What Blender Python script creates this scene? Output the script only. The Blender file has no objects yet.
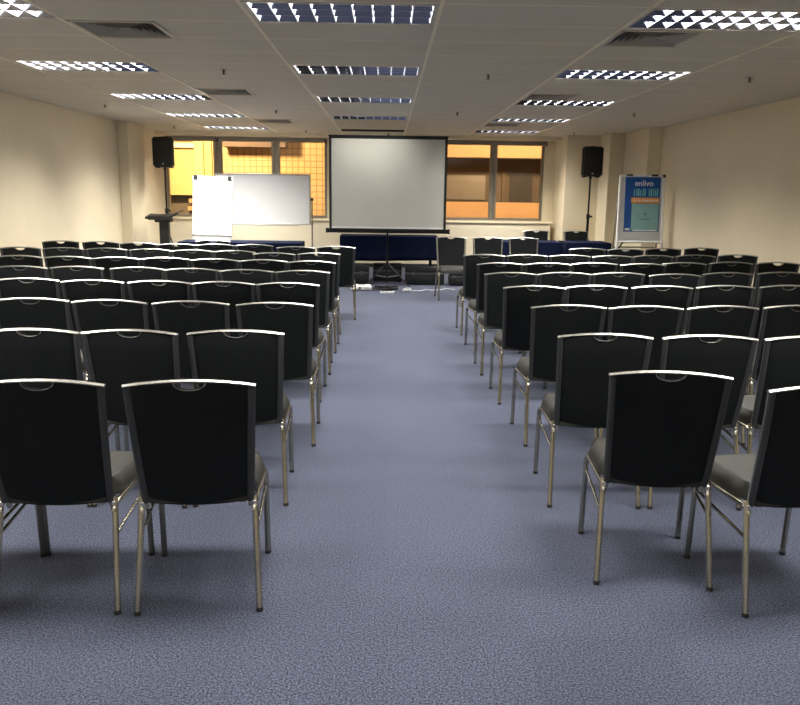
import bpy, bmesh, math, random
from mathutils import Vector, Matrix
random.seed(7)
S = bpy.context.scene
C = S.collection
PI = math.pi

# ------------------------------------------------------------------ materials
def new_mat(name):
    m = bpy.data.materials.new(name); m.use_nodes = True
    nt = m.node_tree
    return m, nt, nt.nodes['Principled BSDF']

def mat(name, col, rough=.5, metal=0., spec=.5, emit=None, estr=0., noise=0., nscale=20., bump=0., bscale=200.):
    m, nt, b = new_mat(name)
    b.inputs['Base Color'].default_value = (*col, 1)
    b.inputs['Roughness'].default_value = rough
    b.inputs['Metallic'].default_value = metal
    b.inputs['Specular IOR Level'].default_value = spec
    if emit:
        b.inputs['Emission Color'].default_value = (*emit, 1)
        b.inputs['Emission Strength'].default_value = estr
    tc = nt.nodes.new('ShaderNodeTexCoord')
    if noise:
        n = nt.nodes.new('ShaderNodeTexNoise'); n.inputs['Scale'].default_value = nscale
        n.inputs['Detail'].default_value = 4
        nt.links.new(tc.outputs['Object'], n.inputs['Vector'])
        r = nt.nodes.new('ShaderNodeMapRange')
        r.inputs['From Min'].default_value = .3; r.inputs['From Max'].default_value = .7
        r.inputs['To Min'].default_value = 1-noise; r.inputs['To Max'].default_value = 1+noise
        nt.links.new(n.outputs['Fac'], r.inputs['Value'])
        mx = nt.nodes.new('ShaderNodeVectorMath'); mx.operation = 'SCALE'
        mx.inputs[0].default_value = col
        nt.links.new(r.outputs['Result'], mx.inputs['Scale'])
        nt.links.new(mx.outputs['Vector'], b.inputs['Base Color'])
    if bump:
        n = nt.nodes.new('ShaderNodeTexNoise'); n.inputs['Scale'].default_value = bscale
        nt.links.new(tc.outputs['Object'], n.inputs['Vector'])
        bp = nt.nodes.new('ShaderNodeBump'); bp.inputs['Strength'].default_value = bump
        bp.inputs['Distance'].default_value = .002
        nt.links.new(n.outputs['Fac'], bp.inputs['Height'])
        nt.links.new(bp.outputs['Normal'], b.inputs['Normal'])
    return m

def math_node(nt, op, a, b=None):
    n = nt.nodes.new('ShaderNodeMath'); n.operation = op
    for i, v in enumerate((a, b)):
        if v is None: continue
        if isinstance(v, (int, float)): n.inputs[i].default_value = v
        else: nt.links.new(v, n.inputs[i])
    return n.outputs[0]

def carpet_mat():
    m, nt, b = new_mat('carpet_blue')
    L = nt.links
    tc = nt.nodes.new('ShaderNodeTexCoord')
    # fine loop-pile speckle
    n1 = nt.nodes.new('ShaderNodeTexNoise'); n1.inputs['Scale'].default_value = 135; n1.inputs['Detail'].default_value = 5
    n1.inputs['Roughness'].default_value = .75
    n2 = nt.nodes.new('ShaderNodeTexNoise'); n2.inputs['Scale'].default_value = .9; n2.inputs['Detail'].default_value = 3
    br = nt.nodes.new('ShaderNodeTexBrick'); br.offset = 0; br.inputs['Scale'].default_value = 1
    br.inputs['Brick Width'].default_value = .5; br.inputs['Row Height'].default_value = .5
    br.inputs['Mortar Size'].default_value = .003; br.inputs['Mortar Smooth'].default_value = .6
    br.inputs['Color1'].default_value = (.93, .93, .93, 1); br.inputs['Color2'].default_value = (1.06, 1.06, 1.06, 1)
    br.inputs['Mortar'].default_value = (.88, .88, .88, 1)
    for n in (n1, n2, br): L.new(tc.outputs['Object'], n.inputs['Vector'])
    ramp = nt.nodes.new('ShaderNodeValToRGB')
    e = ramp.color_ramp.elements
    e[0].position = .43; e[0].color = (.002, .003, .0055, 1)
    e[1].position = .62; e[1].color = (.104, .119, .178, 1)
    L.new(n1.outputs['Fac'], ramp.inputs['Fac'])
    v = nt.nodes.new('ShaderNodeVectorMath'); v.operation = 'MULTIPLY'
    L.new(ramp.outputs['Color'], v.inputs[0]); L.new(br.outputs['Color'], v.inputs[1])
    s = nt.nodes.new('ShaderNodeVectorMath'); s.operation = 'SCALE'
    L.new(v.outputs[0], s.inputs[0])
    L.new(math_node(nt, 'ADD', math_node(nt, 'MULTIPLY', n2.outputs['Fac'], .3), .85), s.inputs['Scale'])
    L.new(s.outputs[0], b.inputs['Base Color'])
    b.inputs['Roughness'].default_value = .95; b.inputs['Specular IOR Level'].default_value = .15
    b.inputs['Sheen Weight'].default_value = .3; b.inputs['Sheen Tint'].default_value = (.6, .65, .9, 1)
    bp = nt.nodes.new('ShaderNodeBump'); bp.inputs['Strength'].default_value = .5; bp.inputs['Distance'].default_value = .004
    L.new(n1.outputs['Fac'], bp.inputs['Height']); L.new(bp.outputs['Normal'], b.inputs['Normal'])
    return m

def ceiling_mat():
    m, nt, b = new_mat('ceiling_panel')
    L = nt.links
    tc = nt.nodes.new('ShaderNodeTexCoord'); sp = nt.nodes.new('ShaderNodeSeparateXYZ')
    L.new(tc.outputs['Object'], sp.inputs[0])
    # joint between lay-in panels every 0.6 m
    y = math_node(nt, 'ADD', sp.outputs['Y'], 6 - 5.575)
    fr = math_node(nt, 'FRACT', math_node(nt, 'DIVIDE', y, .6))
    d = math_node(nt, 'ABSOLUTE', math_node(nt, 'SUBTRACT', fr, .5))
    line = math_node(nt, 'GREATER_THAN', d, .486)
    n = nt.nodes.new('ShaderNodeTexNoise'); n.inputs['Scale'].default_value = 2.2
    L.new(tc.outputs['Object'], n.inputs['Vector'])
    mix = nt.nodes.new('ShaderNodeMix'); mix.data_type = 'RGBA'
    mix.inputs['A'].default_value = (.68, .635, .54, 1); mix.inputs['B'].default_value = (.92, .84, .70, 1)
    L.new(line, mix.inputs['Factor'])
    s = nt.nodes.new('ShaderNodeVectorMath'); s.operation = 'SCALE'
    L.new(mix.outputs['Result'], s.inputs[0])
    L.new(math_node(nt, 'ADD', math_node(nt, 'MULTIPLY', n.outputs['Fac'], .12), .94), s.inputs['Scale'])
    L.new(s.outputs[0], b.inputs['Base Color'])
    b.inputs['Roughness'].default_value = .7
    n3 = nt.nodes.new('ShaderNodeTexNoise'); n3.inputs['Scale'].default_value = 90
    L.new(tc.outputs['Object'], n3.inputs['Vector'])
    bp = nt.nodes.new('ShaderNodeBump'); bp.inputs['Strength'].default_value = .12; bp.inputs['Distance'].default_value = .004
    L.new(n3.outputs['Fac'], bp.inputs['Height']); L.new(bp.outputs['Normal'], b.inputs['Normal'])
    return m

def tile_mat(name, c1, c2, mortar, w=.3, msize=.012):
    m, nt, b = new_mat(name)
    tc = nt.nodes.new('ShaderNodeTexCoord')
    mp = nt.nodes.new('ShaderNodeMapping'); mp.inputs['Rotation'].default_value = (PI/2, 0, 0)
    nt.links.new(tc.outputs['Object'], mp.inputs['Vector'])
    br = nt.nodes.new('ShaderNodeTexBrick'); br.offset = 0; br.inputs['Scale'].default_value = 1
    br.inputs['Brick Width'].default_value = w; br.inputs['Row Height'].default_value = w
    br.inputs['Mortar Size'].default_value = msize
    br.inputs['Color1'].default_value = (*c1, 1); br.inputs['Color2'].default_value = (*c2, 1); br.inputs['Mortar'].default_value = (*mortar, 1)
    nt.links.new(mp.outputs[0], br.inputs['Vector'])
    nt.links.new(br.outputs['Color'], b.inputs['Base Color'])
    b.inputs['Roughness'].default_value = .6
    return m

def glass_mat():
    m = bpy.data.materials.new('window_glass'); m.use_nodes = True
    nt = m.node_tree; nt.nodes.clear()
    o = nt.nodes.new('ShaderNodeOutputMaterial'); mx = nt.nodes.new('ShaderNodeMixShader')
    t = nt.nodes.new('ShaderNodeBsdfTransparent'); g = nt.nodes.new('ShaderNodeBsdfGlossy')
    t.inputs['Color'].default_value = (.93, .93, .92, 1); g.inputs['Roughness'].default_value = .02
    f = nt.nodes.new('ShaderNodeFresnel'); f.inputs['IOR'].default_value = 1.45
    nt.links.new(f.outputs[0], mx.inputs[0]); nt.links.new(t.outputs[0], mx.inputs[1]); nt.links.new(g.outputs[0], mx.inputs[2])
    nt.links.new(mx.outputs[0], o.inputs[0])
    return m

M = dict(
    carpet=carpet_mat(), ceiling=ceiling_mat(), glass=glass_mat(),
    wall=mat('wall_cream_paint', (.80, .70, .50), .7, noise=.03, nscale=1.5, bump=.08, bscale=120),
    trim=mat('wall_trim_paint', (.78, .70, .52), .6, noise=.02, nscale=2),
    tbar=mat('ceiling_tee_bar', (.92, .84, .68), .45),
    base=mat('baseboard_dark', (.03, .03, .035), .5),
    alu=mat('window_aluminium', (.30, .27, .22), .4, .5, noise=.05),
    blind=mat('blind_cassette', (.24, .21, .18), .5),
    fabric=mat('black_chair_fabric', (.0050, .0066, .0076), .8, spec=.25, noise=.15, nscale=60, bump=.25, bscale=500),
    rearshade=mat('chair_rear_shade', (.035, .038, .040), .45),
    vinyl=mat('charcoal_seat_vinyl', (.020, .020, .0165), .6, spec=.4, noise=.08, nscale=12, bump=.15, bscale=300),
    steel=mat('chair_champagne_steel', (.47, .445, .37), .24, 1., noise=.04, nscale=30),
    rail=mat('chair_silver_rail', (.52, .51, .47), .33, .95),
    rubber=mat('black_rubber', (.012, .012, .012), .7),
    chrome=mat('chrome_bracket', (.8, .8, .78), .15, 1.),
    blade=mat('louver_glint_white', (.55, .56, .62), .4),  # mirror-metal blades coloured white to stand in for their bright reflections
    mirror=mat('louver_mirror', (.34, .36, .46), .12, 1.),
    frame=mat('light_frame_enamel', (.60, .56, .48), .4),
    housing=mat('light_housing_shaded', (.025, .025, .032), .4),  # mirror-metal trough coloured near black; shade of the louvre cells put in here
    tube=mat('fluorescent_tube', (.9, .9, .9), .3, emit=(.92, .96, 1.), estr=.8),
    vent=mat('vent_grey', (.42, .40, .36), .5), ventdk=mat('vent_dark_throat', (.02, .02, .02), .8),
    red=mat('sprinkler_metal', (.10, .08, .06), .4, .6),
    blackp=mat('black_plastic', (.010, .011, .012), .45, bump=.1, bscale=400),
    grille=mat('speaker_grille', (.008, .009, .010), .5, bump=.5, bscale=700),
    blackm=mat('black_metal', (.012, .012, .012), .35, .4),
    badge=mat('speaker_badge', (.6, .6, .6), .3, .5),
    screen=mat('projection_fabric', (.56, .56, .50), .6, noise=.02, nscale=3),
    scrblack=mat('screen_black_border', (.008, .008, .008), .6),
    navy=mat('navy_cloth', (.0040, .008, .028), .9, spec=.1, noise=.12, nscale=8, bump=.1, bscale=300),
    white=mat('whiteboard_surface', (.93, .95, .96), .18, spec=.6),
    whitep=mat('flipchart_paper', (.93, .93, .93), .8),
    silver=mat('silver_aluminium', (.55, .55, .55), .35, .7),
    boardgrey=mat('board_grey_panel', (.60, .61, .62), .5),
    whitef=mat('white_metal_frame', (.85, .85, .83), .4),
    poster_blue=mat('poster_blue', (.012, .09, .36), .25, noise=.2, nscale=5),
    poster_teal=mat('poster_teal', (.26, .50, .51), .25, noise=.08, nscale=6),
    poster_orange=mat('poster_orange', (.85, .34, .06), .3),
    poster_lteal=mat('poster_light_teal', (.16, .50, .55), .3),
    poster_white=mat('poster_white', (.8, .82, .84), .3),
    poster_dark=mat('poster_dark_ink', (.02, .08, .12), .4),
    projw=mat('projector_white', (.80, .80, .77), .35),
    cablew=mat('white_cable', (.62, .62, .66), .5), cableb=mat('black_cable', (.015, .015, .02), .5),
    caseg=mat('case_metal_edge', (.10, .10, .10), .4, .3), wood=mat('table_wood', (.16, .1, .06), .5, noise=.1),
    fac_y=mat('facade_yellow_render', (.70, .52, .20), .8, noise=.08, nscale=1.2),
    fac_t=tile_mat('facade_yellow_tile', (.72, .50, .20), (.66, .44, .17), (.34, .20, .08), .15, .010),
    fac_o=mat('facade_orange_render', (.66, .40, .18), .8, noise=.06, nscale=1.5),
    fac_b=mat('facade_brown_soffit', (.17, .11, .075), .8, noise=.08, nscale=2),
    fac_w=mat('facade_grey_brown', (.16, .125, .085), .8, noise=.1, nscale=1.2),
    fac_d=mat('facade_dark_opening', (.05, .042, .036), .6),
    fac_l=mat('facade_pale_ledge', (.85, .74, .5), .7),
    pave=mat('outside_paving', (.2, .17, .13), .9, noise=.1),
)

# ------------------------------------------------------------------ mesh helpers
def obj(name, bm, m, parent=None, smooth=False, angle=None):
    me = bpy.data.meshes.new(name)
    bmesh.ops.recalc_face_normals(bm, faces=bm.faces[:])
    bm.to_mesh(me); bm.free()
    for x in (m if isinstance(m, (list, tuple)) else [m]): me.materials.append(x)
    if smooth:
        for p in me.polygons: p.use_smooth = True
        if angle: me.set_sharp_from_angle(angle=math.radians(angle))
    o = bpy.data.objects.new(name, me); C.objects.link(o)
    if parent: o.parent = parent
    return o

def tag(o, label=None, cat=None, group=None, kind=None):
    if label: o['label'] = label
    if cat: o['category'] = cat
    if group: o['group'] = group
    if kind: o['kind'] = kind
    return o

def thing(name, label, cat, loc=(0, 0, 0), rz=0, group=None):
    o = bpy.data.objects.new(name, None); C.objects.link(o)
    o.empty_display_size = .1
    o.location = loc; o.rotation_euler = (0, 0, rz)
    return tag(o, label, cat, group)

def box(bm, x0, x1, y0, y1, z0, z1, bev=0, seg=2, mi=0, top=None):
    """axis box; top=(sx,sy) scales the upper face"""
    r = bmesh.ops.create_cube(bm, size=1)
    vs = r['verts']
    for v in vs:
        up = v.co.z > 0
        sx, sy = top if (top and up) else (1, 1)
        v.co = Vector(((x0+x1)/2 + v.co.x*(x1-x0)*sx, (y0+y1)/2 + v.co.y*(y1-y0)*sy, (z0+z1)/2 + v.co.z*(z1-z0)))
    fs = list({f for v in vs for f in v.link_faces})
    for f in fs: f.material_index = mi
    if bev:
        es = list({e for v in vs for e in v.link_edges})
        bmesh.ops.bevel(bm, geom=es, offset=bev, segments=seg, affect='EDGES', profile=.5)
    return bm

def mbox(*a, **k):
    bm = bmesh.new(); box(bm, *a, **k); return bm

def tube(bm, pts, r, n=8, r2=None, cap=True, mi=0):
    """sweep an (elliptic) section along a polyline; r may be a list"""
    pts = [Vector(p) for p in pts]; rings = []
    for i, p in enumerate(pts):
        a = pts[max(i-1, 0)]; b = pts[min(i+1, len(pts)-1)]
        t = (b-a).normalized()
        up = Vector((1, 0, 0)) if abs(t.x) < .8 else Vector((0, 0, 1))
        u = (up - t*up.dot(t)).normalized(); w = t.cross(u)
        ra = r[i] if isinstance(r, (list, tuple)) else r
        rb = r2 if r2 else ra
        rings.append([bm.verts.new(p + u*ra*math.cos(2*PI*k/n) + w*rb*math.sin(2*PI*k/n)) for k in range(n)])
    for i in range(len(rings)-1):
        for k in range(n):
            f = bm.faces.new((rings[i][k], rings[i][(k+1) % n], rings[i+1][(k+1) % n], rings[i+1][k])); f.material_index = mi
    if cap:
        bm.faces.new(rings[0][::-1]).material_index = mi; bm.faces.new(rings[-1]).material_index = mi
    return bm

def mtube(*a, **k):
    bm = bmesh.new(); tube(bm, *a, **k); return bm

def arc(p0, p1, p2, n=6):
    p0, p1, p2 = map(Vector, (p0, p1, p2))
    return [(p0*(1-t)**2 + p1*2*t*(1-t) + p2*t*t) for t in [i/n for i in range(n+1)]]

def sheet(bm, f, nu, nv, thick, closed=False):
    """solid slab from surface f(u,v)->(front point, back point)"""
    A = [[None]*(nv+1) for _ in range(nu+1)]; B = [[None]*(nv+1) for _ in range(nu+1)]
    for i in range(nu+1):
        for j in range(nv+1):
            a, b = f(i/nu, j/nv)
            A[i][j] = bm.verts.new(a); B[i][j] = bm.verts.new(b)
    for i in range(nu):
        for j in range(nv):
            bm.faces.new((A[i][j], A[i+1][j], A[i+1][j+1], A[i][j+1]))
            bm.faces.new((B[i][j+1], B[i+1][j+1], B[i+1][j], B[i][j]))
    for i in range(nu):
        bm.faces.new((A[i+1][0], A[i][0], B[i][0], B[i+1][0])); bm.faces.new((A[i][nv], A[i+1][nv], B[i+1][nv], B[i][nv]))
    for j in range(nv):
        bm.faces.new((A[0][j], A[0][j+1], B[0][j+1], B[0][j])); bm.faces.new((A[nu][j+1], A[nu][j], B[nu][j], B[nu][j+1]))
    return bm

def text_mesh(name, txt, size, m, parent, loc, rot, sx=1, extrude=.0004):
    cu = bpy.data.curves.new(name, 'FONT'); cu.body = txt; cu.size = size; cu.extrude = extrude
    cu.align_x = 'CENTER'; cu.align_y = 'CENTER'; cu.offset = size*.012
    t = bpy.data.objects.new(name, cu); C.objects.link(t)
    bpy.context.view_layer.update()
    me = bpy.data.meshes.new_from_object(t.evaluated_get(bpy.context.evaluated_depsgraph_get()))
    bpy.data.objects.remove(t)
    me.materials.clear(); me.materials.append(m)
    o = bpy.data.objects.new(name, me); C.objects.link(o)
    o.parent = parent; o.location = loc; o.rotation_euler = rot; o.scale = (sx, 1, 1)
    return o

def struct(name, bm, m, parent=None, smooth=False):
    o = obj(name, bm, m, parent, smooth)
    if not parent: o['kind'] = 'structure'
    return o

def copy_tree(o, parent=None):
    c = o.copy(); C.objects.link(c); c.parent = parent
    for ch in kids[o.name]: copy_tree2(ch, c)
    return c
def copy_tree2(o, parent):
    c = o.copy(); C.objects.link(c); c.parent = parent
    for ch in kids.get(o.name, ()): copy_tree2(ch, c)
kids = {}
def register(root):
    kids[root.name] = list(root.children)
    for ch in root.children: register(ch)

# ------------------------------------------------------------------ room shell
CZ = 2.65                     # ceiling height
XL, XR = -4.63, 4.60          # side walls
YB, YF = -3.2, 16.5           # wall behind the camera, window wall
struct('floor', mbox(XL-.15, XR+.15, YB-.15, YF+.15, -.12, 0), M['carpet'])

FX = {'left': -3.39, 'centre': -.90, 'right': 1.58}     # light columns (left ends)
FY = [.21+2.4*k for k in range(0, 7)]                    # .21, 2.61, 5.01 ... 14.61
FY = [y-2.4 for y in FY[:1]] + FY                        # one more row far behind
fix = []
for col, x in FX.items():
    for k, y in enumerate(FY):
        if k == 7 and col == 'centre': continue
        fix.append((col, k, x, y))
holes = [(x+.02, x+1.18, y-.01, y+.56) for _, _, x, y in fix]
vents = [(-2.19, 5.62, 'nearest the camera, left of the centre aisle'), (-2.19, 9.17, 'second from the camera on the left side'),
         (-2.19, 13.0, 'third and farthest on the left side'),
         (1.58, 5.62, 'beside the nearest right-hand light'), (1.58, 9.17, 'middle one on the right side'), (1.58, 13.05, 'farthest one on the right side')]
holes += [(x+.03, x+.57, y+.03, y+.57) for x, y, _ in vents]
SL = (-.86, .26, 14.86, 15.02)
holes.append(SL)
xs = sorted({round(v, 4) for h in holes for v in h[:2]} | {XL-.1, XR+.1})
ys = sorted({round(v, 4) for h in holes for v in h[2:]} | {YB-.1, YF+.1})
bm = bmesh.new(); gv = {}
def gvert(x, y, z):
    k = (x, y, z)
    if k not in gv: gv[k] = bm.verts.new(k)
    return gv[k]
for i in range(len(xs)-1):
    for j in range(len(ys)-1):
        cx, cy = (xs[i]+xs[i+1])/2, (ys[j]+ys[j+1])/2
        if any(h[0] < cx < h[1] and h[2] < cy < h[3] for h in holes): continue
        for z in (CZ, CZ+.02):
            bm.faces.new([gvert(xs[i], ys[j], z), gvert(xs[i+1], ys[j], z), gvert(xs[i+1], ys[j+1], z), gvert(xs[i], ys[j+1], z)])
struct('ceiling', bm, M['ceiling'])
# slab above, so the ceiling void is dark and closed
struct('trim_1', mbox(XL-.15, XR+.15, YB-.15, YF+.3, CZ+.16, CZ+.28), M['ventdk'])
# tee bars running towards the windows
n_t = 2
for x in (-3.40, -2.20, -.91, .31, 1.57, 2.79):
    struct('trim_%d' % n_t, mbox(x-.012, x+.012, YB, 16.0, CZ-.006, CZ+.001), M['tbar']); n_t += 1

struct('wall_left', mbox(XL-.15, XL, YB-.15, YF+.15, 0, CZ+.2), M['wall'])
struct('wall_right', mbox(XR, XR+.15, YB-.15, YF+.15, 0, CZ+.2), M['wall'])
struct('wall_back', mbox(XL, XR, YB-.15, YB, 0, CZ+.2), M['wall'])
# pilasters stepping in towards the windows
struct('trim_%d' % n_t, mbox(XL, -4.45, 13.8, 14.68, 0, CZ, bev=.006), M['wall']); n_t += 1
struct('trim_%d' % n_t, mbox(4.37, XR, 13.45, 14.8, 0, CZ, bev=.006), M['wall']); n_t += 1
struct('trim_%d' % n_t, mbox(4.10, XR, 14.8, 15.5, 0, CZ, bev=.006), M['wall']); n_t += 1
struct('trim_%d' % n_t, mbox(3.45, XR, 15.5, YF, 0, CZ, bev=.006), M['wall']); n_t += 1

# window wall: openings left (-4.60..-1.28) and right (.95..3.20), z .97..2.55
WZ0, WZ1 = .97, 2.55
WL = (-4.58, -1.27); WR = (.95, 3.22)
bm = bmesh.new()
box(bm, XL, XR, YF, YF+.15, 0, WZ0); box(bm, XL, XR, YF, YF+.15, WZ1, CZ+.2)
box(bm, XL, WL[0], YF, YF+.15, WZ0, WZ1); box(bm, WL[1], WR[0], YF, YF+.15, WZ0, WZ1); box(bm, WR[1], XR, YF, YF+.15, WZ0, WZ1)
struct('wall_front', bm, M['wall'])
struct('trim_%d' % n_t, mbox(XL, 3.34, 16.12, YF, 0, .93, bev=.008), M['trim']); n_t += 1     # boxed ledge under the windows
struct('trim_%d' % n_t, mbox(XL, 3.38, 16.09, YF, .93, .955, bev=.004), M['trim']); n_t += 1  # sill board
struct('trim_%d' % n_t, mbox(XL, 3.45, 16.0, YF, 2.585, CZ, bev=.004), M['trim']); n_t += 1   # bulkhead above the blinds
struct('baseboard_left', mbox(XL, XL+.012, YB, 13.79, 0, .08), M['base'])
struct('baseboard_right', mbox(XR-.012, XR, YB, 13.44, 0, .08), M['base'])
struct('baseboard_front', mbox(XL, 3.34, 16.105, 16.12, 0, .08), M['base'])

def window(n, x0, x1, mulls, panes):
    w = bpy.data.objects.new('window_%d' % n, None); C.objects.link(w); w['kind'] = 'structure'
    w.location = (0, 0, 0)
    y0, y1 = YF+.02, YF+.09
    bm = bmesh.new(); t = .05
    box(bm, x0, x0+t, y0, y1, WZ0, WZ1); box(bm, x1-t, x1, y0, y1, WZ0, WZ1)
    box(bm, x0, x1, y0-.01, y1, WZ0, WZ0+.055); box(bm, x0, x1, y0, y1, WZ1-.05, WZ1)
    obj('window_frame', bm, M['alu'], w)
    for a, b in mulls:
        bm = bmesh.new()
        d = (b-a)
        box(bm, a, a+d*.38, y0-.015, y1, WZ0+.02, WZ1-.02, bev=.006); box(bm, b-d*.38, b, y0-.015, y1, WZ0+.02, WZ1-.02, bev=.006)
        box(bm, a+d*.3, b-d*.3, y0+.01, y1, WZ0+.02, WZ1-.02)
        obj('mullion', bm, M['alu'], w)
    edges = [x0+t] + [v for m_ in mulls for v in m_] + [x1-t]
    for i in range(0, len(edges), 2):
        a, b = edges[i], edges[i+1]
        obj('pane', mbox(a, b, y0+.03, y0+.036, WZ0+.05, WZ1-.045), M['glass'], w)
    return w
window(1, WL[0], WL[1], [(-3.60, -3.42), (-2.41, -2.24)], 3)
window(2, WR[0], WR[1], [(2.10, 2.25)], 2)

# roller-blind cassettes, rolled up above the windows
for x0, x1, lab in ((-4.55, -3.52, 'leftmost'), (-3.48, -1.30, 'middle'), (.97, 3.24, 'right-hand')):
    t = thing('roller_blind', {'leftmost': 'short grey-brown rolled-up blind above the leftmost window pane behind the speaker',
              'middle': 'long grey-brown rolled-up blind above the windows behind the whiteboard',
              'right-hand': 'grey-brown rolled-up blind above the right-hand window beside the projection screen'}[lab],
              'window blind', ((x0+x1)/2, YF, 2.5), 0, 'rolled-up window blinds')
    w = (x1-x0)/2
    obj('cassette', mbox(-w, w, -.10, -.002, .035, .085, bev=.008), M['blind'], t)
    obj('roll', mtube([(-w+.01, -.05, .016), (w-.01, -.05, .016)], .024, 12), M['alu'], t, True, 40)
    for s in (-1, 1): obj('end_cap', mbox(s*w-.006, s*w+.006, -.095, -.004, -.012, .08), M['base'], t)

# ------------------------------------------------------------------ facade across the lane
F = thing('neighbouring_building', 'sodium-lit orange and yellow building facade seen outside through the windows', 'building', (0, 20, -3))
bz = 3.0
def fbox(name, x0, x1, z0, z1, y0, y1, m):
    return obj(name, mbox(x0, x1, y0, y1, z0+bz, z1+bz), m, F)
fbox('wall', -9.5, -4.78, 1.38, 2.55, 0, .4, M['fac_y'])
fbox('wall', -9.5, -4.78, 2.62, 6.2, .05, .4, M['fac_y'])
fbox('ledge', -9.5, -4.70, 2.53, 2.63, -.12, .4, M['fac_l'])
wn = fbox('window', -5.35, -4.86, 2.68, 3.05, .02, .06, M['fac_b'])
obj('pane', mbox(-5.31, -4.90, .0, .03, 2.71+bz, 3.02+bz), M['fac_w'], wn)
fbox('pilaster', -4.78, -4.56, -3, 6.2, -.25, .4, M['fac_y'])
fbox('pilaster', -4.56, -4.38, -3, 6.2, -.12, .4, M['fac_o'])
fbox('lower_wall', -9.5, -4.78, -3, 1.38, .3, .6, M['fac_w'])
for k in range(4): fbox('step', -5.1+.03*k, -4.8, .62+.19*k, .72+.19*k, -.02, .35, M['fac_o'])
fbox('tiled_wall', -4.38, .6, -3, 6.2, .0, .4, M['fac_t'])
fbox('canopy', -4.02, -2.50, 2.55, 2.95, -.55, .02, M['fac_b'])
fbox('band', .6, 9.5, 2.40, 6.2, 0, .4, M['fac_o'])
fbox('band', .6, 9.5, -3, 1.30, 0, .4, M['fac_o'])
fbox('recess_wall', .6, 9.5, 1.30, 2.40, .9, 1.1, M['fac_w'])
fbox('recess_side', .6, .7, 1.30, 2.40, .0, .9, M['fac_o'])
fbox('recess_opening', 3.20, 3.78, 1.30, 2.08, .84, .92, M['fac_d'])
fbox('recess_opening', 3.98, 4.18, 1.30, 2.08, .84, .92, M['fac_d'])
fbox('recess_pier', 2.98, 3.06, 1.30, 2.05, .80, .92, M['fac_w'])
fbox('recess_panel', 1.5, 2.55, 1.35, 1.98, .86, .9, M['alu'])
tag(obj('outside_paving', mbox(-9.5, 9.5, YF+.2, 21.2, -3.12, -3.0), M['pave']), kind='structure')

# ------------------------------------------------------------------ ceiling lights
def make_fixture():
    t = thing('ceiling_light', 'x', 'ceiling light', (0, 0, 0), 0, 'recessed louvred ceiling lights')
    W, D = 1.2, .58
    bm = bmesh.new()
    z0, z1 = -.004, .001
    box(bm, 0, W, -.02, .008, z0, z1); box(bm, 0, W, D-.026, D-.01, z0, z1)
    box(bm, 0, .024, -.02, D-.01, z0, z1); box(bm, W-.024, W, -.02, D-.01, z0, z1)
    obj('frame', bm, M['frame'], t)
    bm = bmesh.new()
    a0, a1, b0, b1, h = .021, W-.021, -.008, .558, .125
    for c in ((a0, a0+.004, b0, b1, 0, h), (a1-.004, a1, b0, b1, 0, h), (a0, a1, b0, b0+.004, 0, h), (a0, a1, b1-.004, b1, 0, h), (a0, a1, b0, b1, h, h+.006)):
        box(bm, *c)
    obj('housing', bm, M['housing'], t)
    bm = bmesh.new()
    n = 9
    for i in range(n+1):
        x = .03 + (W-.06)*i/n
        # parabolic cross blade: thick at the top, thin at the bottom
        box(bm, x-.003, x+.003, 0, .55, .0, .026, top=(2.4, 1))
    obj('cross_blades', bm, M['blade'], t)
    bm = bmesh.new()
    for i in range(4):
        y = .004 + .542*i/3
        box(bm, .027, W-.027, y-.0015, y+.0015, .001, .064, top=(1, 14.5))
    obj('louver_strips', bm, M['mirror'], t)
    for i in range(3):
        y = .095+.18*i
        obj('lamp_tube', mtube([(.05, y, .1), (W-.05, y, .1)], .013, 8), M['tube'], t, True, 40)
    return t
rowname = {0: 'far behind the camera', 1: 'just behind the camera', 2: 'above the photographer',
           3: 'nearest row in view', 4: 'second row from the camera', 5: 'third row from the camera', 6: 'fourth row from the camera', 7: 'farthest row, by the windows'}
P0 = make_fixture(); register(P0)
first = True
for col, k, x, y in fix:
    o = P0 if first else copy_tree(P0); first = False
    o.location = (x, y, CZ)
    o['label'] = 'recessed louvred ceiling light in the %s column, %s' % (col, rowname[k])
    ld = bpy.data.lights.new('tube_light', 'AREA'); ld.shape = 'RECTANGLE'; ld.size = 1.1; ld.size_y = .50
    ld.energy = 56. * (.18 if (col, k) == ('centre', 6) else .85 if col == 'centre' else 1.6 if (col, k) == ('left', 6) else 1.35 if col == 'left' else 1.1) * {0: .5, 1: .45, 2: .85}.get(k, 1.); ld.color = (1., .955, .875); ld.spread = math.radians(134)
    lo = bpy.data.objects.new('fluorescent_lamp', ld); C.objects.link(lo)
    lo.location = (x+.6, y+.275, CZ+.083); lo.rotation_euler = (0, 0, 0)

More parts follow.
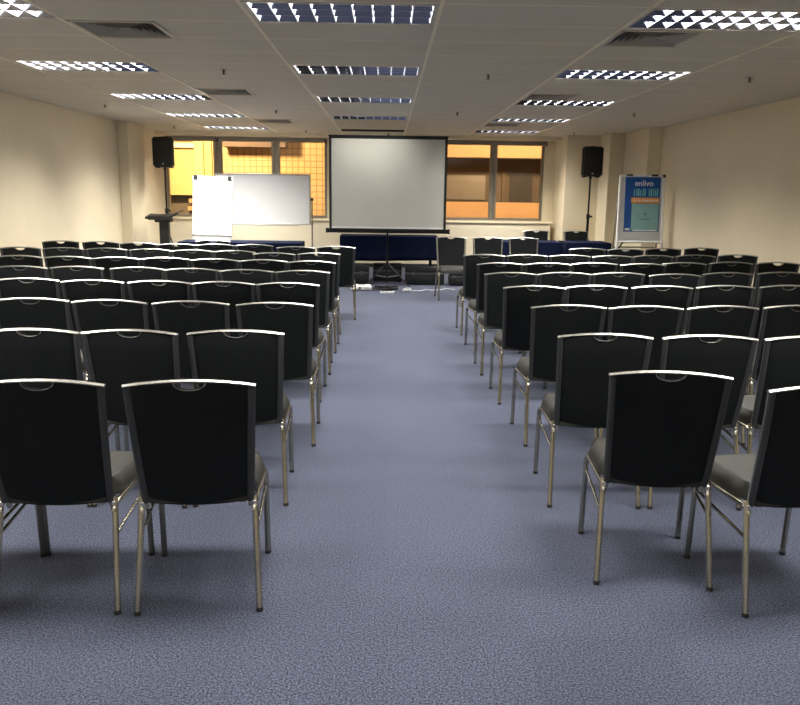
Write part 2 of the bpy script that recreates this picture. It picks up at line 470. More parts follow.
# ------------------------------------------------------------------ vents, slot, sprinklers
def make_vent():
    t = thing('air_vent', 'x', 'air vent', (0, 0, 0), 0, 'square ceiling air vents')
    bm = bmesh.new()
    for c in ((0, .6, 0, .03), (0, .6, .57, .6), (0, .03, 0, .6), (.57, .6, 0, .6)): box(bm, c[0], c[1], c[2], c[3], -.008, .002)
    obj('frame', bm, M['frame'], t)
    obj('throat', mbox(.03, .57, .03, .57, .055, .065), M['ventdk'], t)
    bm = bmesh.new()
    # four-way blades: nested square rings of tilted blades
    for i in range(6):
        a = .035 + .04*i; b = .6-a; w = .022
        for q in range(4):
            m_ = Matrix.Translation((.3, .3, 0)) @ Matrix.Rotation(q*PI/2, 4, 'Z')
            p = [Vector((a-.3, a-.3, .0)), Vector((b-.3, a-.3, .0)), Vector((b-.3-w, a-.3+w, .03)), Vector((a-.3+w, a-.3+w, .03))]
            vs = [bm.verts.new(m_ @ v) for v in p]; vt = [bm.verts.new(m_ @ (v+Vector((0, .001, .004)))) for v in p]
            bm.faces.new(vs); bm.faces.new(vt[::-1])
            for e in range(4): bm.faces.new((vs[e], vs[(e+1) % 4], vt[(e+1) % 4], vt[e]))
    obj('blades', bm, M['vent'], t)
    return t
V0 = make_vent(); register(V0)
for i, (x, y, lab) in enumerate(vents):
    o = V0 if i == 0 else copy_tree(V0)
    o.location = (x, y, CZ); o['label'] = 'square grey ceiling air vent, ' + lab
t = thing('slot_diffuser', 'long narrow dark air slot in the ceiling above the projection screen', 'air vent', (SL[0], SL[2], CZ))
w, d = SL[1]-SL[0], SL[3]-SL[2]
bm = bmesh.new(); box(bm, -.02, w+.02, -.02, .01, -.02, .002); box(bm, -.02, w+.02, d-.01, d+.02, -.02, .002)
obj('frame', bm, M['ventdk'], t); obj('throat', mbox(0, w, 0, d, .03, .04), M['ventdk'], t)
obj('divider', mbox(0, w, d/2-.005, d/2+.005, -.006, .03), M['vent'], t)

def make_sprinkler():
    t = thing('sprinkler', 'x', 'sprinkler', (0, 0, 0), 0, 'small ceiling sprinklers')
    obj('escutcheon', mtube([(0, 0, .012), (0, 0, -.008)], .032, 16), M['frame'], t, True, 40)
    obj('nozzle', mtube([(0, 0, -.006), (0, 0, -.03), (0, 0, -.045)], [.012, .009, .006], 8), M['red'], t, True, 40)
    obj('deflector', mtube([(0, 0, -.043), (0, 0, -.047)], .02, 12), M['red'], t)
    return t
K0 = make_sprinkler(); register(K0)
for i, (x, y, lab) in enumerate([(-1.56, 7.72, 'left side, between the nearest two vents'), (-3.85, 11.05, 'close to the left wall'), (-1.6, 11.5, 'left of the centre lights, halfway to the windows'),
        (.94, 7.76, 'between the centre lights and right-hand lights'), (.96, 11.39, 'right of the centre lights, towards the windows'), (3.41, 7.68, 'near the right wall, nearest the camera'),
        (3.39, 11.15, 'near the right wall, second from the camera'), (-3.9, 14.71, 'in the far left corner above the speaker'), (-1.56, 15.19, 'above the windows, left of the projection screen'),
        (3.39, 14.7, 'in the far right corner above the speaker')]):
    o = K0 if i == 0 else copy_tree(K0)
    o.location = (x, y, CZ); o['label'] = 'small dark ceiling sprinkler, ' + lab

# ------------------------------------------------------------------ banquet chair
def make_chair():
    t = thing('banquet_chair', 'x', 'chair')
    def bw(v): return .185 + .023*v**.9                 # half width of the padded panel
    def by(v): return .092*(1-v)**1.2 + .004           # lean of the back
    def crown(s): return .871 + .018*(1-s*s)
    NU, NV = 28, 10
    def back(u, v):
        s = 2*u-1
        top = crown(s) - .004
        x_ = s*.222
        if abs(x_) < .056: top -= .026*math.sqrt(max(0, 1-(x_/.056)**2)) + .002
        bot = .405 - .012*(1-s*s)
        z = bot + (top-bot)*v
        e = min(1, (1-abs(s))*9, v*7+.15, (1-v)*9+.15)
        puff = .016*math.sqrt(max(.02, e))
        x = s*bw(v)
        y = by(v) + .016*(1-s*s)*(-.3)
        return (x, y+.010+puff, z), (x, y-.002-puff*.35, z)
    bm = bmesh.new(); sheet(bm, back, NU, NV, 0)
    obj('backrest', bm, M['fabric'], t, True, 50)
    # dark strips behind the silver side tubes: their shaded rear, put into colour
    for s in (-1, 1):
        obj('rear_shade_strip', mtube([(s*(bw(v)+.007), by(v)-.003, .405+(crown(s)-.003-.405)*v) for v in [i/8 for i in range(9)]], .0140, 8, .009), M['rearshade'], t, True, 50)
        pts = [(s*(bw(v)+.004), by(v)+.014, .40+(crown(s)-.006-.40)*v) for v in [i/8 for i in range(9)]]
        obj('back_frame', mtube([(s*.19, .118, .375)] + pts, .0105, 8, .010), M['rail'], t, True, 50)
    obj('top_rail', mtube([(x/14*.2285, .005, crown(x/14)) for x in range(-14, 15)], .0068, 8, .0125), M['rail'], t, True, 50)
    bm = bmesh.new()   # lip around the grip hole
    tube(bm, [(.056*math.cos(a), -.006, crown(0)-.006-.027*math.sin(a)) for a in [PI*i/12 for i in range(13)]], .0016, 6)
    obj('grip_lip', bm, M['rail'], t, True, 50)
    # seat cushion
    def seat(u, v):
        s = 2*u-1
        y = .085 + .415*v
        hw = .200 + .024*math.sin(min(1, v*1.15)*PI/2)
        ex = min(1, (1-abs(s))*7); ey = min(1, v*7, (1-v)*7)
        k = math.sqrt(max(0, 1-(1-ex)**2)*max(0, 1-(1-ey)**2))
        cr = (1-.10*max(0, abs(s)-.6)/.4*(1 if v > .8 or v < .2 else 0))
        return (s*hw*cr, y, .428+.048*k+.006*(1-s*s)), (s*hw*cr*.97, y, .402)
    bm = bmesh.new(); sheet(bm, seat, 20, 16, 0)
    obj('seat', bm, M['vinyl'], t, True, 60)
    for s in (-1, 1):
        leg = obj('leg', mtube([(s*.206, .098, .425), (s*.208, .090, .385), (s*.223, .002, .012)], .0125, 8, .011), M['steel'], t, True, 50)
        obj('rubber_foot', mtube([(s*.2228, .002, .015), (s*.2232, 0, 0)], .0135, 8), M['rubber'], leg, True, 50)
        fl = obj('leg', mtube([(s*.220, .480, .012)] + arc((s*.219, .466, .34), (s*.218, .462, .392), (s*.217, .42, .398), 4), .0125, 8, .011), M['steel'], t, True, 50)
        obj('rubber_foot', mtube([(s*.220, .480, .015), (s*.220, .481, 0)], .0135, 8), M['rubber'], fl, True, 50)
        obj('side_rail', mtube([(s*.217, .422, .398), (s*.215, .28, .400), (s*.212, .14, .400)] + arc((s*.211, .12, .400), (s*.207, .088, .398), (s*.206, .080, .37), 4), .0105, 8, .010), M['steel'], t, True, 50)
        obj('stretcher', mtube([(s*.218, .466, .325), (s*.2135, .061, .285)], .007, 8), M['steel'], t, True, 50)
        obj('bracket', mbox(*sorted((s*.198, s*.212)), .082, .100, .388, .410, bev=.003), M['chrome'], t, True, 50)
    for y in (.15, .40):
        obj('cross_bar', mtube([(-.205, y, .390), (.205, y, .390)], .009, 8), M['steel'], t, True, 50)
    return t

ROWS = {'LA': [(-0.689, 2.65, 4.44), (-1.210, 2.635, 1.5), (-1.678, 2.62, 0.0)], 'LB': [(-0.719, 3.65, 3.091), (-1.214, 3.628, -1.082), (-1.682, 3.627, 1.27)], 'LC': [(-0.668, 4.585, 1.1), (-1.17, 4.606, 0.836), (-1.657, 4.625, -3.108), (-2.14, 4.661, 1.506)], 'LD': [(-0.718, 5.607, -0.615), (-1.186, 5.627, -1.423), (-1.654, 5.644, -0.462), (-2.133, 5.642, -0.763), (-2.633, 5.706, 3.118)], 'LE': [(-0.708, 6.482, 2.022), (-1.176, 6.506, -1.471), (-1.644, 6.547, 0.776), (-2.112, 6.595, 1.14), (-2.62, 6.601, -2.124), (-3.088, 6.585, 0.8)], 'LF': [(-0.72, 7.386, -0.143), (-1.188, 7.456, 1.626), (-1.656, 7.495, -2.155), (-2.144, 7.565, 0.227), (-2.612, 7.55, 0.658), (-3.08, 7.561, -1.258), (-3.564, 7.587, 1.02)], 'LG': [(-0.735, 8.375, 4.828), (-1.203, 8.3, -2.39), (-1.671, 8.541, 0.374), (-2.139, 8.579, -0.383), (-2.613, 8.631, -0.988), (-3.102, 8.676, 0.026), (-3.57, 8.658, 0.807), (-4.046, 8.673, -1.59)], 'LH': [(-0.615, 9.374, 1.508), (-1.083, 9.243, -0.516), (-1.617, 9.523, -2.35), (-2.086, 9.508, 0.207), (-2.554, 9.493, 3.004), (-3.041, 9.592, -2.533), (-3.54, 9.712, -1.705), (-4.05, 9.756, -0.072)], 'LI': [(-2.277, 10.242, 0.0)],
 'RA': [(1.081, 2.86, -6.0), (1.580, 2.66, 5.0)], 'RB': [(1.051, 3.659, -1.753), (1.556, 3.648, -1.086), (2.049, 3.65, 1.217)], 'RC': [(1.095, 4.621, 1.388), (1.563, 4.616, 1.374), (2.047, 4.657, 5.474), (2.544, 4.716, 3.798)], 'RD': [(1.068, 5.591, 0.987), (1.536, 5.66, 2.213), (2.031, 5.684, 1.015), (2.53, 5.747, 3.055), (3.033, 5.809, 3.583)], 'RE': [(1.044, 6.522, 0.71), (1.512, 6.579, 1.041), (1.98, 6.618, 2.257), (2.448, 6.56, 3.034), (2.976, 6.74, 4.351), (3.501, 6.835, 2.819)], 'RF': [(1.081, 7.434, 5.441), (1.549, 7.484, 1.891), (2.017, 7.567, 3.116), (2.485, 7.523, 3.06), (2.955, 7.704, 3.434), (3.48, 7.835, 3.087), (3.979, 7.88, 2.564)], 'RG': [(1.046, 8.428, 1.736), (1.52, 8.474, 3.043), (1.996, 8.506, 1.052), (2.464, 8.487, 0.685), (2.946, 8.595, 2.334), (3.461, 8.714, 2.921), (3.994, 8.836, -0.483)], 'RH': [(2.458, 9.588, 1.455), (2.924, 9.567, 1.439), (3.463, 9.76, 1.455), (4.009, 9.923, 3.446)]}
ordn = ['first', 'second', 'third', 'fourth', 'fifth', 'sixth', 'seventh', 'eighth', 'ninth']
chair0 = make_chair(); register(chair0)
used = False
def place_chair(x, y, deg, label, group):
    global used
    o = copy_tree(chair0) if used else chair0
    used = True
    o.location = (x, y, 0); o.rotation_euler = (0, 0, math.radians(deg))
    o['label'] = label; o['group'] = group
for key, row in ROWS.items():
    side = 'left' if key[0] == 'L' else 'right'
    k = 'ABCDEFGHI'.index(key[1])
    for i, (x, y, a) in enumerate(row):
        if key == 'LI':
            lab = 'lone black banquet chair behind the left block, in front of the flip chart'
        elif key == 'RH':
            lab = 'black banquet chair in the short rear row of the right block, %s from the left' % ordn[i]
        elif k == 0:
            lab = 'black padded banquet chair, %s block, row nearest the camera, %s from the aisle' % (side, ordn[i])
        else:
            lab = 'black banquet chair, %s block, %s row from the camera, %s from the aisle' % (side, ordn[k], ordn[i])
        place_chair(x, y, a, lab, 'black banquet chairs in the %s seating block' % side)
for (x, y, a), lab in zip([(.944, 11.70, 183), (1.499, 11.70, 181), (2.029, 11.70, 184)],
                          ('nearest the projection screen', 'in the middle of three by the aisle', 'right one of three, against the navy table')):
    place_chair(x, y, a, 'black banquet chair turned towards the camera, ' + lab, 'chairs turned towards the audience')
for (x, y, a), lab in zip([(2.66, 14.05, 183), (3.38, 14.05, 182)], ('left of the speaker stand', 'right beside the speaker stand')):
    place_chair(x, y, a, 'black banquet chair behind the long navy table, ' + lab, 'chairs behind the navy tables')

# ------------------------------------------------------------------ tables with navy cloths
def cloth_table(cx, cy, w, d, h, drop, label, clab, sag=.0):
    t = thing('folding_table', label, 'table', (cx, cy, 0), 0, 'cloth-covered tables at the front')
    obj('tabletop', mbox(-w/2, w/2, -d/2, d/2, h-.03, h, bev=.004), M['wood'], t)
    for sx in (-1, 1):
        for sy in (-1, 1):
            obj('leg', mtube([(sx*(w/2-.1), sy*(d/2-.07), h-.03), (sx*(w/2-.1), sy*(d/2-.07), 0)], .014, 8), M['blackm'], t, True, 50)
    bm = bmesh.new()
    # cloth: top sheet plus a rippling skirt all round
    n = 72; per = []
    W, D = w/2+.006, d/2+.006
    tot = 4*(W+D)
    for i in range(n*2):
        s = i/(n*2)*tot
        if s < 2*W: p = (-W+s, -D); nn = (0, -1)
        elif s < 2*W+2*D: p = (W, -D+s-2*W); nn = (1, 0)
        elif s < 4*W+2*D: p = (W-(s-2*W-2*D), D); nn = (0, 1)
        else: p = (-W, D-(s-4*W-2*D)); nn = (-1, 0)
        per.append((p, nn, s))
    rings = []
    for j in range(7):
        v = j/6; ring = []
        for p, nn, s in per:
            r = v*(.014*math.sin(s*11)+.008*math.sin(s*23+1)+.012)
            ring.append(bm.verts.new((p[0]+nn[0]*r, p[1]+nn[1]*r, h+.004-(drop+.01*math.sin(s*3))*v)))
        rings.append(ring)
    N = len(per)
    for j in range(6):
        for i in range(N): bm.faces.new((rings[j][i], rings[j][(i+1) % N], rings[j+1][(i+1) % N], rings[j+1][i]))
    bm.faces.new(rings[0])
    o = obj('tablecloth', bm, M['navy'], None, True, 50)
    o.location = (cx, cy, 0)
    md = o.modifiers.new('thickness', 'SOLIDIFY'); md.thickness = .002; md.offset = 1
    tag(o, clab, 'tablecloth', 'navy tablecloths')
cloth_table(.02, 13.68, 1.66, .60, .785, .41, 'table behind the projection screen under a short navy cloth', 'short navy cloth hanging over the table under the projection screen')
cloth_table(-2.27, 12.30, 1.86, .60, .74, .70, 'table behind the left chairs, in front of the flip chart', 'navy cloth on the table in front of the flip chart and whiteboard')
cloth_table(2.39, 13.2, .98, .60, .745, .70, 'left one of two navy-clothed tables behind the right chairs', 'navy cloth on the left of the two tables under the right window')
cloth_table(3.325, 13.2, .74, .60, .745, .70, 'right one of two navy-clothed tables, beside the poster stand', 'navy cloth on the right-hand table beside the poster stand')

# ------------------------------------------------------------------ projection screen
t = thing('projection_screen', 'large pale tripod projection screen with black borders, standing at the front', 'projection screen', (-.005, 12.92, 0))
x0, x1, z0, z1 = -.955, .955, .895, 2.40
obj('screen_fabric', mbox(x0+.035, x1-.035, -.004, .0, z0+.05, z1-.035), M['screen'], t)
bm = bmesh.new()
for c in ((x0, x0+.04, z0, z1), (x1-.04, x1, z0, z1), (x0, x1, z1-.035, z1)): box(bm, c[0], c[1], -.006, .002, c[2], c[3])
obj('black_border', bm, M['scrblack'], t)
obj('white_strip', mbox(x0+.035, x1-.035, -.0055, .0, z0+.05, z0+.075), M['poster_white'], t)
obj('roller_case', mbox(x0-.04, x1+.05, -.035, .035, z0-.025, z0+.045, bev=.012), M['blackm'], t)
for s in (x0-.045, x1+.055): obj('end_cap', mbox(s-.012, s+.012, -.04, .04, z0-.03, z0+.05, bev=.006), M['blackp'], t)
obj('top_bar', mbox(x0-.01, x1+.01, -.012, .012, z1-.005, z1+.02, bev=.004), M['blackm'], t)
obj('pole', mtube([(0, .055, .12), (0, .055, 2.44)], .016, 10), M['blackm'], t, True, 50)
obj('hook', mtube([(0, .055, 2.43), (0, .02, 2.455), (0, 0, 2.42)], .008, 8), M['blackm'], t, True, 50)
for k, a in enumerate((-150, -30, 90)):
    ca, sa = math.cos(math.radians(a)), math.sin(math.radians(a))
    lg = obj('leg', mtube([(.02*ca, .055+.02*sa, .36), (.22*ca, .055+.22*sa, .18), (.42*ca, .055+.42*sa, .012)], .010, 8), M['blackm'], t, True, 50)
    obj('rubber_foot', mtube([(.41*ca, .055+.41*sa, .02), (.43*ca, .055+.43*sa, .0)], .014, 8), M['rubber'], lg, True, 50)
    obj('brace', mtube([(.015*ca, .055+.015*sa, .14), (.22*ca, .055+.22*sa, .18)], .006, 6), M['silver'], t, True, 50)
obj('collar', mtube([(0, .055, .33), (0, .055, .39)], .026, 12), M['blackp'], t, True, 50)

# ------------------------------------------------------------------ equipment cases, floor projector, cables
def case(x, y, w, d, h, lab, rz=0):
    t = thing('equipment_case', lab, 'case', (x, y, 0), rz, 'black equipment cases under the screen')
    b = obj('body', mbox(-w/2, w/2, -d/2, d/2, .012, h*.62, bev=.012), M['blackp'], t, True, 40)
    obj('lid', mbox(-w/2, w/2, -d/2, d/2, h*.68, h, bev=.014), M['blackp'], t, True, 40)
    obj('metal_band', mbox(-w/2-.003, w/2+.003, -d/2-.003, d/2+.003, h*.61, h*.69), M['caseg'], t)
    for s in (-1, 1):
        obj('latch', mbox(s*w*.3-.025, s*w*.3+.025, -d/2-.010, -d/2-.002, h*.55, h*.75, bev=.003), M['caseg'], t)
    for sx in (-1, 1):
        for sy in (-1, 1): obj('foot', mtube([(sx*(w/2-.05), sy*(d/2-.05), .014), (sx*(w/2-.05), sy*(d/2-.05), 0)], .02, 10), M['rubber'], t)
    h_ = obj('handle', mtube(arc((-.07, -d/2-.004, h*.40), (0, -d/2-.05, h*.28), (.07, -d/2-.004, h*.40), 8), .008, 8), M['rubber'], t, True, 50)
case(-.62, 13.22, .62, .29, .30, 'low black equipment case before the table, left of the tripod')
case(.0, 13.66, .50, .34, .30, 'low black equipment case under the table, directly behind the tripod')
case(.63, 13.22, .66, .29, .30, 'low black equipment case before the table, right of the tripod')
case(1.22, 13.15, .36, .30, .24, 'small black equipment case right of the screen, behind a turned chair')

t = thing('projector', 'white projector lying on the carpet left of the cables, below the screen', 'projector', (-.42, 12.32, 0), math.radians(4))
obj('body', mbox(-.165, .165, -.11, .11, .012, .080, bev=.018, seg=3), M['projw'], t, True, 40)
obj('lens', mtube([(-.02, -.114, .046), (-.02, -.10, .046)], .02, 16), M['blackp'], t, True, 40)
bm = bmesh.new()
for i in range(6): box(bm, .05+i*.014, .057+i*.014, -.1125, -.109, .03, .068)
obj('vent_grille', bm, M['silver'], t)
obj('button_panel', mbox(-.04, .06, -.04, .03, .084, .087), M['silver'], t)
for sx in (-1, 1):
    for sy in (-1, 1): obj('foot', mtube([(sx*.11, sy*.08, .014), (sx*.11, sy*.08, 0)], .012, 8), M['rubber'], t)

rnd = random.Random(3)
def coil(bm, cx, cy, R, turns, r, z=.008):
    pts = []
    n = int(turns*18)
    ph = rnd.random()*6
    for i in range(n):
        a = 2*PI*i/18+ph
        rr = R*(1+.22*math.sin(i*.37+ph)); pts.append((cx+rr*math.cos(a), cy+rr*.75*math.sin(a), z+.022*abs(math.sin(i*.21))+i*.0006))
    tube(bm, pts, r, 6)
bm = bmesh.new(); coil(bm, -.09, 12.24, .14, 6, .010); coil(bm, .02, 12.16, .12, 5, .009)
tag(obj('cable', bm, M['cableb'], None, True), 'tangled black cable heaped on the carpet in the aisle below the screen', 'cable')
bm = bmesh.new(); coil(bm, .30, 12.10, .06, 3, .007)
pts = []
for i in range(60):
    s = i/59
    pts.append((.24+.84*s, 12.16+.38*s+.05*math.sin(s*17)+.03*math.sin(s*31), .007))
tube(bm, pts, .008, 6)
tag(obj('cable', bm, M['cablew'], None, True), 'thin white cable winding rightwards over the carpet beside the black tangle', 'cable')
t = thing('power_strip', 'short pale power strip lying on the carpet in front of the tangled black cable', 'power strip', (.0, 11.94, .0), math.radians(8))
obj('body', mbox(-.11, .11, -.025, .025, 0, .032, bev=.006), M['cablew'], t, True, 40)
for i in range(3): obj('socket', mtube([(-.07+.06*i, 0, .030), (-.07+.06*i, 0, .034)], .018, 12), M['cableb'], t)

# ------------------------------------------------------------------ whiteboard on a stand
t = thing('whiteboard', 'wide white board in a silver frame standing before the left windows', 'whiteboard', (-2.21, 14.0, 0))
x0, x1, z0, z1 = -.84, .84, .935, 1.815
obj('board', mbox(x0+.015, x1-.015, -.012, .012, z0+.015, z1-.015), M['white'], t)
bm = bmesh.new()
for c in ((x0, x0+.022, z0, z1), (x1-.022, x1, z0, z1), (x0, x1, z1-.022, z1), (x0, x1, z0, z0+.022)): box(bm, c[0], c[1], -.016, .016, c[2], c[3], bev=.003)
obj('frame', bm, M['silver'], t)
obj('pen_tray', mbox(x0+.2, x1-.2, -.075, -.014, z0-.012, z0+.004, bev=.002), M['silver'], t)
for s in (-1, 1):
    obj('post', mtube([(s*.865, 0, .04), (s*.865, 0, 1.42)], .014, 8), M['alu'], t, True, 50)
    ft = obj('foot_bar', mtube([(s*.865, -.28, .05), (s*.865, .28, .05)], .014, 8), M['alu'], t, True, 50)
    for q in (-.26, .26): obj('caster', mtube([(s*.865-.012, q, .024), (s*.865+.012, q, .024)], .024, 12), M['rubber'], ft, True, 50)
    obj('pivot_knob', mtube([(s*.84, 0, 1.38), (s*.89, 0, 1.38)], .024, 12), M['blackp'], t, True, 50)
obj('lower_bar', mtube([(-.865, 0, .22), (.865, 0, .22)], .012, 8), M['alu'], t, True, 50)

# ------------------------------------------------------------------ flip chart
t = thing('flip_chart', 'upright white flip chart with two black clips, overlapping the whiteboard', 'flip chart', (-2.90, 12.95, 0), math.radians(0))
TL = math.radians(-5)
rt = Matrix.Rotation(TL, 4, 'X')
def tilt(bm, z=1.2):
    bmesh.ops.transform(bm, matrix=Matrix.Translation((0, 0, z)) @ rt @ Matrix.Translation((0, 0, -z)) @ Matrix.Rotation(math.radians(1.6), 4, 'Y'), verts=bm.verts[:])
    return bm
obj('board', tilt(mbox(-.325, .325, -.008, .008, .66, 1.745, bev=.003)), M['boardgrey'], t)
obj('paper_pad', tilt(mbox(-.315, .315, -.022, -.009, .80, 1.735)), M['whitep'], t)
obj('pen_tray', tilt(mbox(-.325, .325, -.06, -.008, .66, .675)), M['silver'], t)
obj('lower_sheet', tilt(mbox(-.30, .30, -.0095, -.008, .68, .79)), M['whitep'], t)
for s in (-1, 1):
    obj('clip', tilt(mbox(s*.275-.034, s*.275+.034, -.04, -.012, 1.690, 1.755, bev=.008)), M['blackp'], t)
    lg = obj('leg', mtube([(s*.20, .085, 1.6), (s*.30, -.005, .0)], .012, 8), M['silver'], t, True, 50)
obj('leg', mtube([(0, .06, 1.6), (0, .50, 0)], .012, 8), M['silver'], t, True, 50)

# ------------------------------------------------------------------ loudspeakers on stands
def speaker(x, y, z, rz, lab):
    t = thing('loudspeaker', lab, 'speaker', (x, y, z), rz, 'black loudspeakers on stands')
    w, h, d = .365, .535, .32
    def f(u, v): pass
    bm = bmesh.new()
    prof = [(-w/2, -d/2), (w/2, -d/2), (w/2, 0), (w/2-.07, d/2), (-w/2+.07, d/2), (-w/2, 0)]
    lo = [bm.verts.new((px, py, .012)) for px, py in prof]; hi = [bm.verts.new((px, py, h)) for px, py in prof]
    bm.faces.new(lo[::-1]); bm.faces.new(hi)
    for i in range(6): bm.faces.new((lo[i], lo[(i+1) % 6], hi[(i+1) % 6], hi[i]))
    bmesh.ops.bevel(bm, geom=bm.edges[:], offset=.025, segments=3, affect='EDGES')
    obj('cabinet', bm, M['blackp'], t, True, 40)
    obj('grille', mbox(-w/2+.022, w/2-.022, -d/2-.008, -d/2+.005, .035, h-.025, bev=.02, seg=3), M['grille'], t, True, 40)
    obj('badge', mtube([(0, -d/2-.013, .065), (0, -d/2-.006, .065)], .016, 12), M['badge'], t, True, 40)
    obj('pole_socket', mtube([(0, 0, -.03), (0, 0, .02)], .026, 12), M['blackp'], t, True, 40)
    for sx in (-1, 1):
        for sy in (-1, 1): obj('foot', mbox(sx*.12-.03, sx*.12+.03, sy*.07-.02, sy*.07+.02, -.004, .016, bev=.006), M['rubber'], t)
    obj('handle', mbox(-.07, .07, -.03, .03, h-.004, h+.012, bev=.006), M['blackp'], t)
def stand(x, y, top, lab):
    t = thing('speaker_stand', lab, 'speaker stand', (x, y, 0), 0, 'black speaker stands')
    obj('pole', mtube([(0, 0, .25), (0, 0, 1.15)], .024, 12), M['blackm'], t, True, 50)
    obj('inner_pole', mtube([(0, 0, 1.1), (0, 0, top-.031)], .017, 12), M['blackm'], t, True, 50)
    obj('collar', mtube([(0, 0, 1.10), (0, 0, 1.18)], .034, 12), M['blackp'], t, True, 50)
    obj('knob', mtube([(.03, 0, 1.14), (.075, 0, 1.14)], .018, 10), M['blackp'], t, True, 50)
    obj('lower_collar', mtube([(0, 0, .68), (0, 0, .76)], .036, 12), M['blackp'], t, True, 50)
    for a in (90, 210, 330):
        ca, sa = math.cos(math.radians(a)), math.sin(math.radians(a))
        lg = obj('leg', mtube([(.03*ca, .03*sa, .72), (.36*ca, .36*sa, .015)], .012, 8), M['blackm'], t, True, 50)
        obj('rubber_foot', mtube([(.35*ca, .35*sa, .03), (.367*ca, .367*sa, 0)], .016, 8), M['rubber'], lg, True, 50)
        obj('brace', mtube([(.025*ca, .025*sa, .28), (.20*ca, .20*sa, .36)], .008, 6), M['blackm'], t, True, 50)
SPL = (-4.065, 14.58, 1.905); SPR = (3.67, 14.42, 1.84)
speaker(*SPL, math.radians(6), 'black loudspeaker on a stand in the left corner by the window')
stand(SPL[0], SPL[1], SPL[2], 'black pole stand under the left loudspeaker, behind the lectern')
speaker(*SPR, math.radians(-4), 'black loudspeaker on a stand right of the windows')
stand(SPR[0], SPR[1], SPR[2], 'black pole stand under the right loudspeaker, behind the navy table')

# ------------------------------------------------------------------ lectern
t = thing('lectern', 'slim black lectern with a wide shallow tray top in the left corner', 'lectern', (-3.94, 13.95, 0))
obj('column', mbox(-.085, .085, -.05, .05, .03, 1.02, bev=.01), M['blackp'], t)
obj('base', mbox(-.20, .20, -.18, .18, 0, .03, bev=.01), M['blackp'], t)
bm = bmesh.new()
def tray(u, v):
    s = 2*u-1
    x = s*.29; y = -.17+.34*v
    z = 1.03 + .05*v + .06*max(0, s)**2*1.0 + .015*s + .035*max(0, abs(s)-.55)
    return (x, y, z+.018), (x, y, z-.012-.02*(1-abs(s)))
sheet(bm, tray, 16, 4, 0)
obj('tray', bm, M['blackp'], t, True, 40)
obj('tray_lip', mbox(-.24, .18, -.18, -.165, 1.0, 1.065, bev=.004), M['blackp'], t)
obj('support_block', mbox(-.15, .13, -.10, .10, .955, 1.03, bev=.015), M['blackp'], t)

# ------------------------------------------------------------------ poster stand
t = thing('poster_stand', 'white framed A-stand board holding a blue and teal poster, right of the tables', 'poster stand', (4.045, 12.48, 0), math.radians(0))
H1 = 1.85
def lean(bm):
    bmesh.ops.transform(bm, matrix=Matrix.Translation((0, 0, 0)) @ Matrix.Rotation(math.radians(-5), 4, 'X'), verts=bm.verts[:]); return bm
bm = bmesh.new()
for s in (-1, 1):
    tube(bm, [(s*.375, 0, .005), (s*.345, 0, H1)], .022, 8, .014)
tube(bm, [(-.345, 0, H1-.01), (.345, 0, H1-.01)], .018, 8, .014); tube(bm, [(-.352, 0, .80), (.352, 0, .80)], .018, 8, .014)
tube(bm, [(-.36, 0, .66), (.36, 0, .66)], .016, 8, .014)
obj('frame', lean(bm), M['whitef'], t, True, 50)
obj('panel', lean(mbox(-.335, .335, -.004, .004, .81, H1-.02)), M['boardgrey'], t)
bm = bmesh.new()
for s in (-1, 1): tube(bm, [(s*.36, .37, .0), (s*.345, .175, H1-.03)], .014, 8)
tube(bm, [(-.355, .295, .70), (.355, .295, .70)], .012, 8)
obj('rear_frame', bm, M['alu'], t, True, 50)
for s in (-.2, .2): obj('clip', lean(mbox(s-.05, s+.05, -.02, .02, H1-.012, H1+.018, bev=.004)), M['blackp'], t)
obj('hinge', lean(mbox(.33, .37, -.02, .03, H1-.03, H1+.02, bev=.004)), M['blackp'], t)
obj('stay_bar', lean(mtube([(-.33, -.01, .70), (-.27, -.01, .79)], .014, 8)), M['blackp'], t)
# the poster: pinned to the board
pr = bpy.data.objects.new('poster', None)
def shear_box(x0, x1, z0, z1, y0, y1): return lean(mbox(x0, x1, y0, y1, z0, z1))
ps = obj('poster', shear_box(-.265, .30, .965, 1.825, -.0075, -.0045), M['poster_blue'], t)
obj('teal_field', shear_box(-.15, .285, .985, 1.41, -.0090, -.0076), M['poster_teal'], ps)
obj('orange_band', shear_box(-.16, .29, 1.415, 1.505, -.0100, -.0076), M['poster_orange'], ps)
bm = bmesh.new()
x = -.125
for wd, hgt, gap in ((.018, .11, .018), (.012, .12, .010), (.03, .12, .012), (.018, .10, .022), (.016, .12, .012), (.022, .12, .05), (.018, .12, .012), (.024, .12, .016), (.014, .12, .014), (.016, .12, .012), (.024, .12, .01)):
    box(bm, x, x+wd, -.0088, -.0076, 1.525, 1.525+hgt); x += wd+gap
obj('headline_letters', lean(bm), M['poster_lteal'], ps)
bm = bmesh.new(); x = -.12; rr = random.Random(5)
while x < .26:
    wd = rr.choice((.008, .012, .02)); box(bm, x, x+wd, -.0108, -.0101, 1.442, 1.442+rr.choice((.03, .038, .034))); x += wd+rr.choice((.006, .006, .02))
obj('band_letters', lean(bm), M['poster_white'], ps)
bm = bmesh.new(); tube(bm, [(.075, -.0098, 1.245), (.075, -.0091, 1.245)], .016, 14)
x = .0
while x < .14:
    wd = rr.choice((.006, .01, .014)); box(bm, x, x+wd, -.0098, -.0091, 1.155, 1.155+rr.choice((.014, .024, .016))); x += wd+.006
obj('small_print', lean(bm), M['poster_dark'], ps)
bm = bmesh.new()
box(bm, -.245, -.17, -.0086, -.0076, .985, 1.02); box(bm, -.12, .27, -.0098, -.0091, .975, .992)
obj('footer_marks', lean(bm), M['poster_white'], ps)
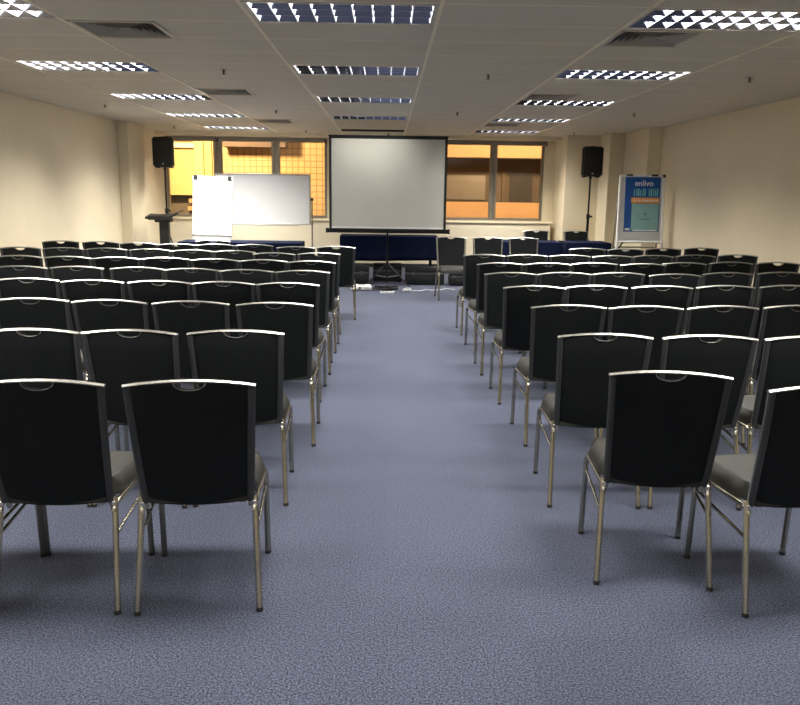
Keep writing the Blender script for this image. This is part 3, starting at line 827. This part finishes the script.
tx = text_mesh('brand_lettering', 'enlivo', .125, M['poster_white'], ps, (.045, -.0085, 1.735), (0, 0, 0), 1.0)
tx.rotation_euler = (PI/2, 0, 0)
for v in tx.data.vertices: v.co.z += 0
bpy.context.view_layer.update()
# put the lettering in the leaning plane
L5 = Matrix.Rotation(math.radians(-5), 4, 'X')
tx.matrix_basis = L5 @ Matrix.Translation((.035, -.0086, 1.725)) @ Matrix.Rotation(PI/2, 4, 'X')

# ------------------------------------------------------------------ outside lights and world
def spot(name, loc, target, energy, col, size=1.0, kind='AREA'):
    ld = bpy.data.lights.new(name, kind); ld.energy = energy; ld.color = col
    if kind == 'AREA': ld.size = size
    else: ld.shadow_soft_size = size
    o = bpy.data.objects.new(name, ld); C.objects.link(o); o.location = loc
    o.rotation_euler = (Vector(target)-Vector(loc)).to_track_quat('-Z', 'Y').to_euler()
spot('street_floodlight', (-4.2, 16.9, 3.6), (-4.2, 20, 1.8), 250, (1., .74, .43), .5)
spot('street_floodlight', (3.2, 16.9, 3.8), (3.0, 20, 1.7), 155, (1., .70, .42), .5)
W = bpy.data.worlds.new('night'); S.world = W; W.use_nodes = True
W.node_tree.nodes['Background'].inputs[0].default_value = (.06, .045, .03, 1); W.node_tree.nodes['Background'].inputs[1].default_value = .5

# ------------------------------------------------------------------ camera
cd = bpy.data.cameras.new('camera'); cam = bpy.data.objects.new('camera', cd); C.objects.link(cam)
cd.sensor_fit = 'HORIZONTAL'; cd.sensor_width = 36; cd.lens = 36*777.256/800; cd.clip_start = .05; cd.clip_end = 100
Fv = Vector((0.01722005, 0.97894485, -0.20339728)); Rv = Vector((0.99979994, -0.01478865, 0.01346787)); Uv = Vector((-0.01017633, 0.20358851, 0.97900366))
m = Matrix.Identity(4)
for i in range(3): m[i][0] = Rv[i]; m[i][1] = Uv[i]; m[i][2] = -Fv[i]
m.translation = (0, 0, 1.55)
cam.matrix_world = m
S.camera = cam
S.view_settings.view_transform = 'Standard'; S.view_settings.look = 'None'
S.view_settings.exposure = 1.07; S.view_settings.gamma = 1; S.view_settings.use_curve_mapping = False
